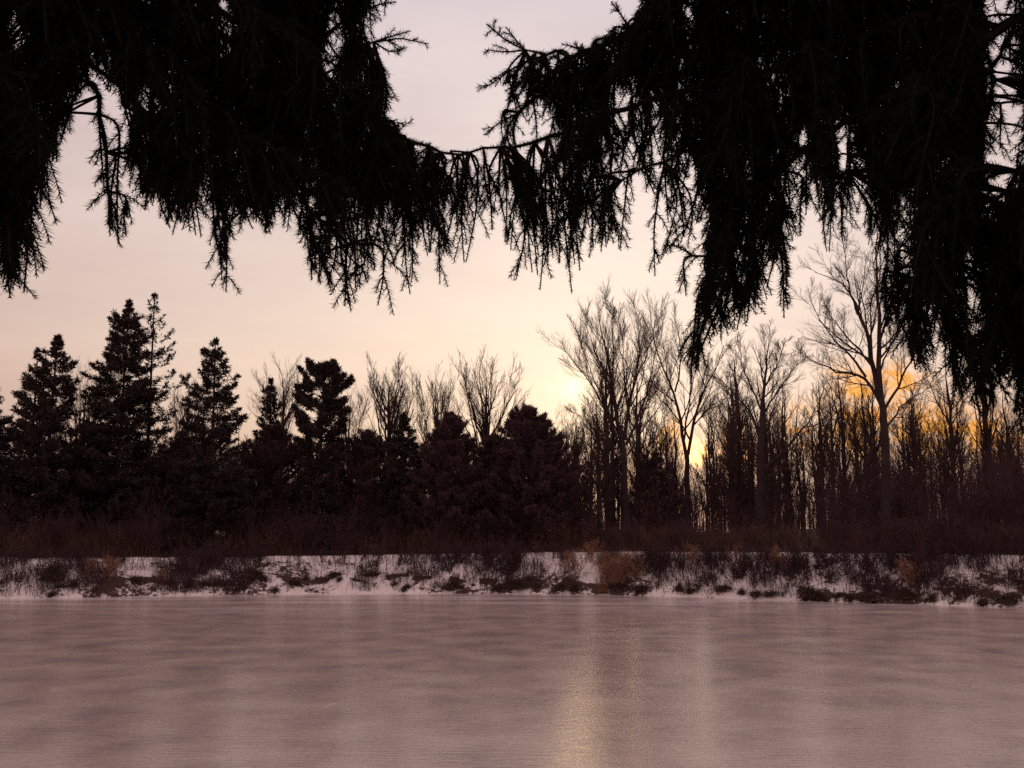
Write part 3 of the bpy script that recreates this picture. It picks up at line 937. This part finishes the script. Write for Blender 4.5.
TRUNK_L = np.array([-2.7, 0.6]); TRUNK_R = np.array([3.1, 1.0])
BL = [(1.8, 2.4, [(-200, -200), (20, -30), (84, 60), (99, 110), (106, 165), (116, 225)]),
      (1.75, 2.6, [(-260, -330), (60, -110), (200, 0), (310, 66), (390, 132), (432, 148), (470, 158)]),
      (1.7, 2.25, [(-300, -300), (-40, -130), (90, 20), (190, 110), (290, 190), (350, 240)]),
      (1.5, 1.95, [(-360, -260), (-140, -80), (-40, 60), (10, 150), (20, 210)]),
      (1.9, 2.9, [(-150, -330), (140, -170), (280, -50), (340, 20), (376, 44)]),
      (1.9, 3.0, [(-200, -300), (60, -100), (230, 40), (330, 120), (400, 170), (436, 205)]),
      (1.8, 2.5, [(-260, -260), (-70, -60), (60, 40), (150, 110), (210, 170)])]
BR = [(1.9, 2.85, [(1330, -260), (960, -90), (770, -40), (668, 6), (635, 28), (590, 50), (551, 56), (526, 53)]),
      (1.9, 2.8, [(1330, -200), (940, 10), (770, 70), (660, 98), (590, 122), (540, 144), (500, 150), (452, 154)]),
      (1.8, 2.45, [(1350, -150), (1000, 30), (860, 110), (770, 180), (735, 240), (716, 300)]),
      (1.6, 2.2, [(1400, -60), (1120, 90), (1000, 190), (935, 290)]),
      (1.5, 2.15, [(1450, 0), (1200, 160), (1090, 270), (1010, 340)]),
      (2.0, 3.1, [(1300, -280), (1000, -100), (890, 0), (855, 90), (845, 170)]),
      (1.8, 2.6, [(1350, -180), (1080, -40), (1000, 40), (985, 120)]),
      (1.9, 2.7, [(1300, -150), (960, 50), (800, 110), (690, 150), (620, 180)]),
      (2.0, 3.0, [(1300, -240), (920, -60), (720, 30), (600, 80), (551, 88), (514, 112)])]


def spruce(name, label, base, boughs, poly, ntw, extra, shoots):
    zb = float(ground(base[0], base[1])) - .1
    root = thing(name, label, 'tree', (base[0], base[1], zb))
    off = np.array([base[0], base[1], zb])
    g = Geo()
    zz = np.linspace(0, 11, 12)
    g.tubes(np.stack([.04 * np.sin(zz), .03 * np.cos(zz * 1.3), zz], 1), np.interp(zz, [0, .5, 11], [.30, .22, .03]), 12)
    g.build('trunk', M_bark, root, True)
    curves, geos, allp, alli = [], [], [], []
    for bi, (d0, d1, pts) in enumerate(boughs):
        n = len(pts)
        w = [at(px, py, d0 + (d1 - d0) * i / (n - 1)) for i, (px, py) in enumerate(pts)]
        start = np.array([base[0], base[1], w[0][2] + .35])
        c = resample([start] + w, 60)
        c[1:] += .006 * rng.normal(size=(59, 3))
        L = np.linalg.norm(np.diff(c, axis=0), axis=1).sum()
        gg = Geo(); gg.tubes(c - off, np.interp(np.linspace(0, 1, 60), [0, .4, .85, 1], [.034, .016, .006, .0025]), 6, m=1)
        geos.append(gg); curves.append(c)
        allp.append(c[12:]); alli.append(np.full(48, bi))
        needles(gg, c[22:], off, 10.0); needles(gg, c[40:], off, 8.0)
    AP = np.concatenate(allp); AI = np.concatenate(alli)
    d_ = AP - CAM
    w_ = d_ @ cF
    PX = CXp + F * (d_ @ cR) / w_; PY = CYp - F * (d_ @ cU) / w_
    bb = np.array(poly)
    for line in shoots:
        sx, sy = line[0]
        j = int(np.argmin(np.hypot(PX - sx, PY - sy)))
        c0 = AP[j]; gg = geos[AI[j]]
        q = resample([c0] + [at(x_, y_, c0[1] + U(-.05, .05)) for x_, y_ in line[1:]], 14)
        gg.tubes(q - off, np.linspace(.0034, .0014, 14), 4, m=1)
        needles(gg, q, off, 7.0)
        for e_ in range(int(np.linalg.norm(q[-1] - q[0]) * 22)):
            k = int(U(2, 13)); T = unit(q[min(k + 1, 13)] - q[k])
            sd = unit(np.cross(T, np.array([0, 1.0, 0]) + .5 * rng.normal(size=3))) * (1 if e_ % 2 else -1)
            l = U(.03, .075) * (1.2 - k / 20)
            q2 = resample([q[k], q[k] + (T * .8 + sd * .6) * l * .5, q[k] + unit(T * .8 + sd * .6 + np.array([0, 0, -.25])) * l], 6)
            gg.tubes(q2 - off, np.linspace(.0018, .0010, 6), 3, m=1)
            needles(gg, q2, off, 7.0)
    done = 0; tries = 0
    jobs = list(extra)
    while done < ntw and tries < ntw * 30:
        tries += 1
        if jobs:
            tx, ty, Lp = jobs.pop(0); force = True
        else:
            force = False
            tx = U(max(bb[:, 0].min(), -60), min(bb[:, 0].max(), 1085)); ty = U(-70, bb[:, 1].max())
            Lp = U(34, 98)
            if not inpoly(tx, ty, poly) or inhole(tx, ty): continue
            if 436 < tx < 600 and ty > 165 and U(0, 1) > .38: continue
            if 600 <= tx < 700 and ty > 130 and U(0, 1) > .6: continue
            if tx >= 700 and ty > 200 and U(0, 1) > .75: continue
            if (tx < 436 and ty > 215) and U(0, 1) > .6: continue
        sx = tx + rng.normal(0, .05 if force else .24) * Lp; sy = ty - Lp
        if not force:
            mm = np.linspace(0, 1, 5)
            if not inpoly(sx + (tx - sx) * mm, sy + (ty - sy) * mm, poly).all():
                Lp *= .5; sx = tx + rng.normal(0, .2) * Lp; sy = ty - Lp
                if not inpoly(np.array([sx, (sx + tx) / 2]), np.array([sy, (sy + ty) / 2]), poly).all(): continue
        mm = np.linspace(0, 1, 5)
        if not force and inhole(sx + (tx - sx) * mm, sy + (ty - sy) * mm).any(): continue
        # nearest place on a bough, those above the twig first
        dd = np.hypot(PX - sx, (PY - sy) * np.where(PY > sy + 6, 2.5, 1.0)) * U(.8, 1.25, len(PX))
        j = int(np.argmin(dd))
        if dd[j] > 210: continue
        c0 = AP[j]; gg = geos[AI[j]]
        dep = c0[1] + np.clip(rng.normal(0, .14), -.35, .35) * min(1, .25 + dd[j] / 90)
        S = at(sx, sy, dep); E = at(tx, ty, dep + U(-.06, .06))
        link = np.linalg.norm(S - c0)
        hang = np.linalg.norm(E - S)
        # curve: leaves the bough sideways, then hangs
        mid = (c0 + S) / 2 + np.array([0, 0, .03 * link])
        q = resample([c0, mid, S, (S + E) / 2 + np.array([rng.normal(0, .03), rng.normal(0, .03), 0]) * hang, E], 16)
        gg.tubes(q - off, np.linspace(.0038, .0014, 16), 4, m=1)
        needles(gg, q, off, 6.0, .25 if link > .12 else .05)
        # side shoots
        for _ in range(int(U(3, 6.5) + (link + hang) * 6)):
            t = U(.25, .92); k = int(t * 15)
            T = unit(q[min(k + 1, 15)] - q[k]); rv = rng.normal(size=3); sd = unit(np.cross(T, rv))
            l = U(.03, .10) * (1.25 - .6 * t)
            dirn = unit(T * .8 + sd * U(.35, .8))
            e = q[k] + dirn * l
            d2 = e - CAM; w2 = d2 @ cF
            ex, ey = CXp + F * (d2 @ cR) / w2, CYp - F * (d2 @ cU) / w2
            if not force and not inpoly(np.array([ex]), np.array([ey - 6]), poly)[0] and U(0, 1) < .75: continue
            m_ = q[k] + dirn * l * .5 + np.array([0, 0, .004])
            q2 = resample([q[k], m_, e + np.array([0, 0, -l * .18])], 6)
            gg.tubes(q2 - off, np.linspace(.0018, .0010, 6), 3, m=1)
            needles(gg, q2, off, 6.5)
        done += 1
    for k_ in range(9):   # unseen boughs added above the picture to shade the needles below, coarser
        a_ = k_ * 2.4 + .3; z0 = 3.9 + .32 * k_
        L_ = U(3.2, 4.4)
        e_ = np.array([math.cos(a_), math.sin(a_), 0]) * L_
        gg = Geo()
        o_ = np.array([0, 0, z0 - zb])
        c = resample([o_, o_ + e_ * .4 + [0, 0, .05], o_ + e_ * .8 - [0, 0, .1], o_ + e_ + [0, 0, .0]], 30)
        gg.tubes(c, np.linspace(.04, .006, 30), 6, m=1)
        tn = unit(np.cross(e_, [0, 0, 1.0]))
        K_ = 260
        t_ = U(.1, 1, K_); i_ = (t_ * 29).astype(int)
        b0 = c[i_]; w_ = U(-1, 1, K_)[:, None] * tn * (1.25 - .7 * t_[:, None])
        b1 = b0 + w_ * .6 + [0, 0, .04]; b2 = b0 + w_; b3 = b2 - np.array([0, 0, 1]) * U(.12, .4, K_)[:, None]
        Q_ = np.stack([b0, b1, b2, b3], 1)
        gg.tubes(Q_, np.ones((K_, 1)) * np.array([[.006, .004, .003, .0015]]), 3, m=1)
        u_ = U(0, 1, (K_, 26)); f_ = u_ * 3; ii_ = np.clip(f_.astype(int), 0, 2); fr_ = (f_ - ii_)[..., None]
        kk = np.arange(K_)[:, None]
        nb_ = (Q_[kk, ii_] * (1 - fr_) + Q_[kk, ii_ + 1] * fr_).reshape(-1, 3)
        gg.spikes(nb_, unit(rng.normal(size=nb_.shape) + [0, 0, -.4]), U(.03, .07, len(nb_)), .016, m=0)
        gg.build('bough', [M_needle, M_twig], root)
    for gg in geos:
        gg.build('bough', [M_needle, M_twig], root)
    return root


def needles(gg, q, off, percm, t0=0.0):
    seg = np.linalg.norm(np.diff(q, axis=0), axis=1)
    L = seg.sum()
    K = max(int(L * 100 * percm * (1 - t0)), 4)
    t = t0 + (1 - t0) * (np.arange(K) + U(0, 1, K)) / K
    f = t * (len(q) - 1); i = np.clip(f.astype(int), 0, len(q) - 2); fr = (f - i)[:, None]
    B = q[i] * (1 - fr) + q[i + 1] * fr
    T = unit(q[i + 1] - q[i])
    sd = unit(np.cross(T, rng.normal(size=(K, 3))))
    D = unit(T * U(.4, .9, (K, 1)) + sd * U(.7, 1.0, (K, 1)))
    tip = np.clip((1 - t) * 8, .45, 1)
    gg.spikes(B - off, D, U(.013, .022, K) * tip, .0021, m=0)


spruce('spruce_tree', 'near black spruce whose drooping boughs hang over the tall dark conifers', TRUNK_L, BL, PL, 1500,
       [(118, 244, 120), (104, 190, 110), (112, 225, 70), (126, 236, 40), (110, 236, 50), (226, 292, 90), (222, 280, 60), (378, 305, 60), (345, 306, 60), (410, 294, 80), (440, 284, 90), (312, 280, 60), 
        (24, 292, 90), (10, 298, 80), (30, 240, 80), (464, 262, 90)],
       [[(376, 44), (400, 38), (428, 44)], [(376, 44), (392, 36), (410, 31)], [(372, 46), (390, 52), (402, 50)], [(370, 50), (378, 70), (392, 100)], [(366, 50), (374, 75), (380, 88)], [(376, 98), (384, 97), (394, 97)], [(360, 10), (380, 4), (396, 2)], [(355, 5), (372, -4), (388, -2)], [(390, 128), (398, 122), (405, 125)]])
spruce('spruce_tree', 'near black spruce whose drooping boughs hang over the sunlit bare trees', TRUNK_R, BR, PR, 2050,
       [(540, 290, 110), (572, 293, 110), (516, 280, 90), (532, 272, 90), (548, 262, 90), (505, 242, 70), (480, 205, 44), (492, 230, 60), (466, 262, 90), (655, 276, 90), (690, 384, 90), (696, 370, 80), (620, 250, 80), (580, 270, 100), (560, 262, 80), (800, 236, 60), (806, 215, 60), (686, 296, 40), (784, 318, 70),
        (1010, 60, 40), (1000, 150, 50), (1015, 190, 40)],
       [[(526, 53), (505, 40), (487, 24)], [(526, 53), (516, 40), (506, 27)], [(526, 53), (505, 52), (486, 50)], [(540, 56), (516, 66), (500, 78), (485, 88)], [(540, 56), (522, 80), (506, 101)], [(514, 112), (500, 122), (484, 135)], [(514, 112), (508, 126), (503, 141)], [(530, 100), (536, 120), (537, 140)],
        [(580, 52), (570, 46), (562, 44)], [(632, 30), (622, 16), (611, 2)], [(551, 88), (530, 100), (512, 118)], [(551, 56), (546, 80), (540, 105)]])

# ------------------------------------------------------------------ sky and sun
SUNPX = (573, 389)
S = unit(ray(*SUNPX))
el = math.asin(S[2]); az = math.atan2(S[0], S[1])
w = bpy.data.worlds.new('World'); sc.world = w
w.use_nodes = True
nt = w.node_tree
for n in list(nt.nodes): nt.nodes.remove(n)
L = nt.links
out = N(nt, 'ShaderNodeOutputWorld')
tc = N(nt, 'ShaderNodeTexCoord')
vn = N(nt, 'ShaderNodeVectorMath', operation='NORMALIZE'); L.new(tc.outputs['Generated'], vn.inputs[0])
D = vn.outputs[0]
sp = N(nt, 'ShaderNodeSeparateXYZ'); L.new(D, sp.inputs[0])


def dot(v):
    n = N(nt, 'ShaderNodeVectorMath', operation='DOT_PRODUCT')
    L.new(D, n.inputs[0]); n.inputs[1].default_value = tuple(v)
    return n.outputs['Value']


def lobe(v, p, a):
    return mth(nt, 'MULTIPLY', mth(nt, 'POWER', mth(nt, 'MAXIMUM', dot(v), 0.0), float(p)), a)


sky = N(nt, 'ShaderNodeTexSky', sky_type='NISHITA', sun_disc=False)
sky.sun_elevation = el; sky.sun_rotation = az
sky.air_density = 1.0; sky.dust_density = 2.0; sky.ozone_density = 1.0
b1 = N(nt, 'ShaderNodeBackground'); b1.inputs['Strength'].default_value = .05
L.new(sky.outputs[0], b1.inputs['Color'])
# thin cloud veil: colour by height above the horizon, brighter towards the sun
veil = ramp(nt, sp.outputs['Z'], [(0.0, (.46, .27, .24)), (.06, (.62, .40, .33)), (.115, (.84, .62, .49)), (.22, (.88, .71, .61)), (.40, (.86, .74, .72)), (.55, (.86, .77, .80)), (.75, (1.02, .88, .90)), (1.0, (1.22, 1.03, 1.06))])
mp = N(nt, 'ShaderNodeMapping'); mp.inputs['Scale'].default_value = (2.2, 2.2, 8.0); L.new(D, mp.inputs['Vector'])
cn = N(nt, 'ShaderNodeTexNoise', Scale=1.6, Detail=6.0, Roughness=.55); L.new(mp.outputs[0], cn.inputs['Vector'])
cl = ramp(nt, cn.outputs['Fac'], [(.3, (.92, .90, .92)), (.7, (1.07, 1.07, 1.06))])
mu = N(nt, 'ShaderNodeMix', data_type='RGBA', blend_type='MULTIPLY'); mu.inputs[0].default_value = 1
L.new(veil, mu.inputs[6]); L.new(cl, mu.inputs[7])
front = ramp(nt, mth(nt, 'MULTIPLY_ADD', dot((S[0], S[1], 0)), .5, .5), [(0, (.92, .74, .74)), (.55, (.92, .78, .77)), (.90, (.86, .80, .80)), (1.0, (1.06, 1.06, 1.04))])
mu2 = N(nt, 'ShaderNodeMix', data_type='RGBA', blend_type='MULTIPLY'); mu2.inputs[0].default_value = 1
L.new(mu.outputs[2], mu2.inputs[6]); L.new(front, mu2.inputs[7])


def tint(fac, c):
    n = N(nt, 'ShaderNodeMix', data_type='RGBA', blend_type='MULTIPLY'); n.inputs[0].default_value = 1
    n.inputs[6].default_value = (*c, 1)
    cc = N(nt, 'ShaderNodeCombineColor')
    for i_ in range(3): L.new(fac, cc.inputs[i_])
    L.new(cc.outputs[0], n.inputs[7])
    return n.outputs[2]


def addc(a, b):
    n = N(nt, 'ShaderNodeMix', data_type='RGBA', blend_type='ADD'); n.inputs[0].default_value = 1
    L.new(a, n.inputs[6]); L.new(b, n.inputs[7])
    return n.outputs[2]


col = mu2.outputs[2]
col = addc(col, tint(lobe(S, 14000, .75), (1.0, .80, .30)))
col = addc(col, tint(lobe(S, 900, .11), (1.0, .72, .28)))
col = addc(col, tint(lobe(S, 90, .05), (1.0, .80, .50)))
col = addc(col, tint(lobe(unit(ray(720, 300)), 40, .13), (1.0, .92, .86)))
# breaks in the low cloud where the sunset burns through
H1 = unit(ray(697, 453)); H2 = unit(ray(858, 424)); H3 = unit(ray(875, 368)); H4 = unit(ray(1010, 445))
mp2 = N(nt, 'ShaderNodeMapping'); mp2.inputs['Scale'].default_value = (22, 22, 52); L.new(D, mp2.inputs['Vector'])
bn = N(nt, 'ShaderNodeTexNoise', Scale=1.6, Detail=4.0, Roughness=.6); L.new(mp2.outputs[0], bn.inputs['Vector'])
gap = ramp(nt, bn.outputs['Fac'], [(.36, (.05,) * 3), (.64, (1.0,) * 3)])
hot = lobe(H2, 3500, .9)
for (hx, hy, hp, ha) in [(882, 428, 3500, .9), (922, 430, 3500, .8), (840, 378, 7000, .45), (862, 388, 7000, .5), (892, 376, 7000, .5), (916, 384, 7000, .4), (800, 424, 6000, .7), (730, 440, 8000, .5), (950, 424, 6000, .6), (1010, 448, 4000, .6), (975, 432, 3500, .7), (745, 455, 6000, .8), (672, 436, 9000, .8), (640, 470, 6000, .5), (812, 432, 6000, .5)]:
    hot = mth(nt, 'ADD', hot, lobe(unit(ray(hx, hy)), hp, ha))
hot = mth(nt, 'MULTIPLY', hot, 1.55)
hot = mth(nt, 'MULTIPLY', hot, gap)
warm = tint(mth(nt, 'MULTIPLY', hot, 1.0), (1.0, .45, .02))
sub = N(nt, 'ShaderNodeMix', data_type='RGBA')
L.new(mth(nt, 'MINIMUM', hot, .88), sub.inputs[0]); L.new(col, sub.inputs[6]); sub.inputs[7].default_value = (1.2, .44, .02, 1)
col = sub.outputs[2]
col = addc(col, tint(lobe(H1, 26000, 4.5), (1.0, .42, .03)))
col = addc(col, tint(lobe(H1, 6000, .40), (1.0, .40, .04)))
b2 = N(nt, 'ShaderNodeBackground'); L.new(col, b2.inputs['Color'])
mx = N(nt, 'ShaderNodeMixShader'); mx.inputs[0].default_value = .90
L.new(b1.outputs[0], mx.inputs[1]); L.new(b2.outputs[0], mx.inputs[2])
L.new(mx.outputs[0], out.inputs['Surface'])

sun = bpy.data.objects.new('sun', bpy.data.lights.new('sun', 'SUN'))
COL.objects.link(sun)
sun.data.energy = .065
sun.data.angle = math.radians(9)
sun.data.color = (1.0, .66, .30)
sun.rotation_euler = Vector(tuple(-S)).to_track_quat('-Z', 'Y').to_euler()

# ------------------------------------------------------------------ render settings
sc.view_settings.view_transform = 'Standard'
sc.view_settings.look = 'None'
sc.view_settings.exposure = 0
sc.view_settings.gamma = 1
sc.view_settings.use_curve_mapping = False
sc.render.engine = 'CYCLES'
sc.cycles.use_denoising = False
sc.cycles.sample_clamp_direct = 4.0
sc.cycles.max_bounces = 6
sc.cycles.diffuse_bounces = 3
sc.cycles.glossy_bounces = 2
sc.cycles.caustics_reflective = False
sc.cycles.caustics_refractive = False
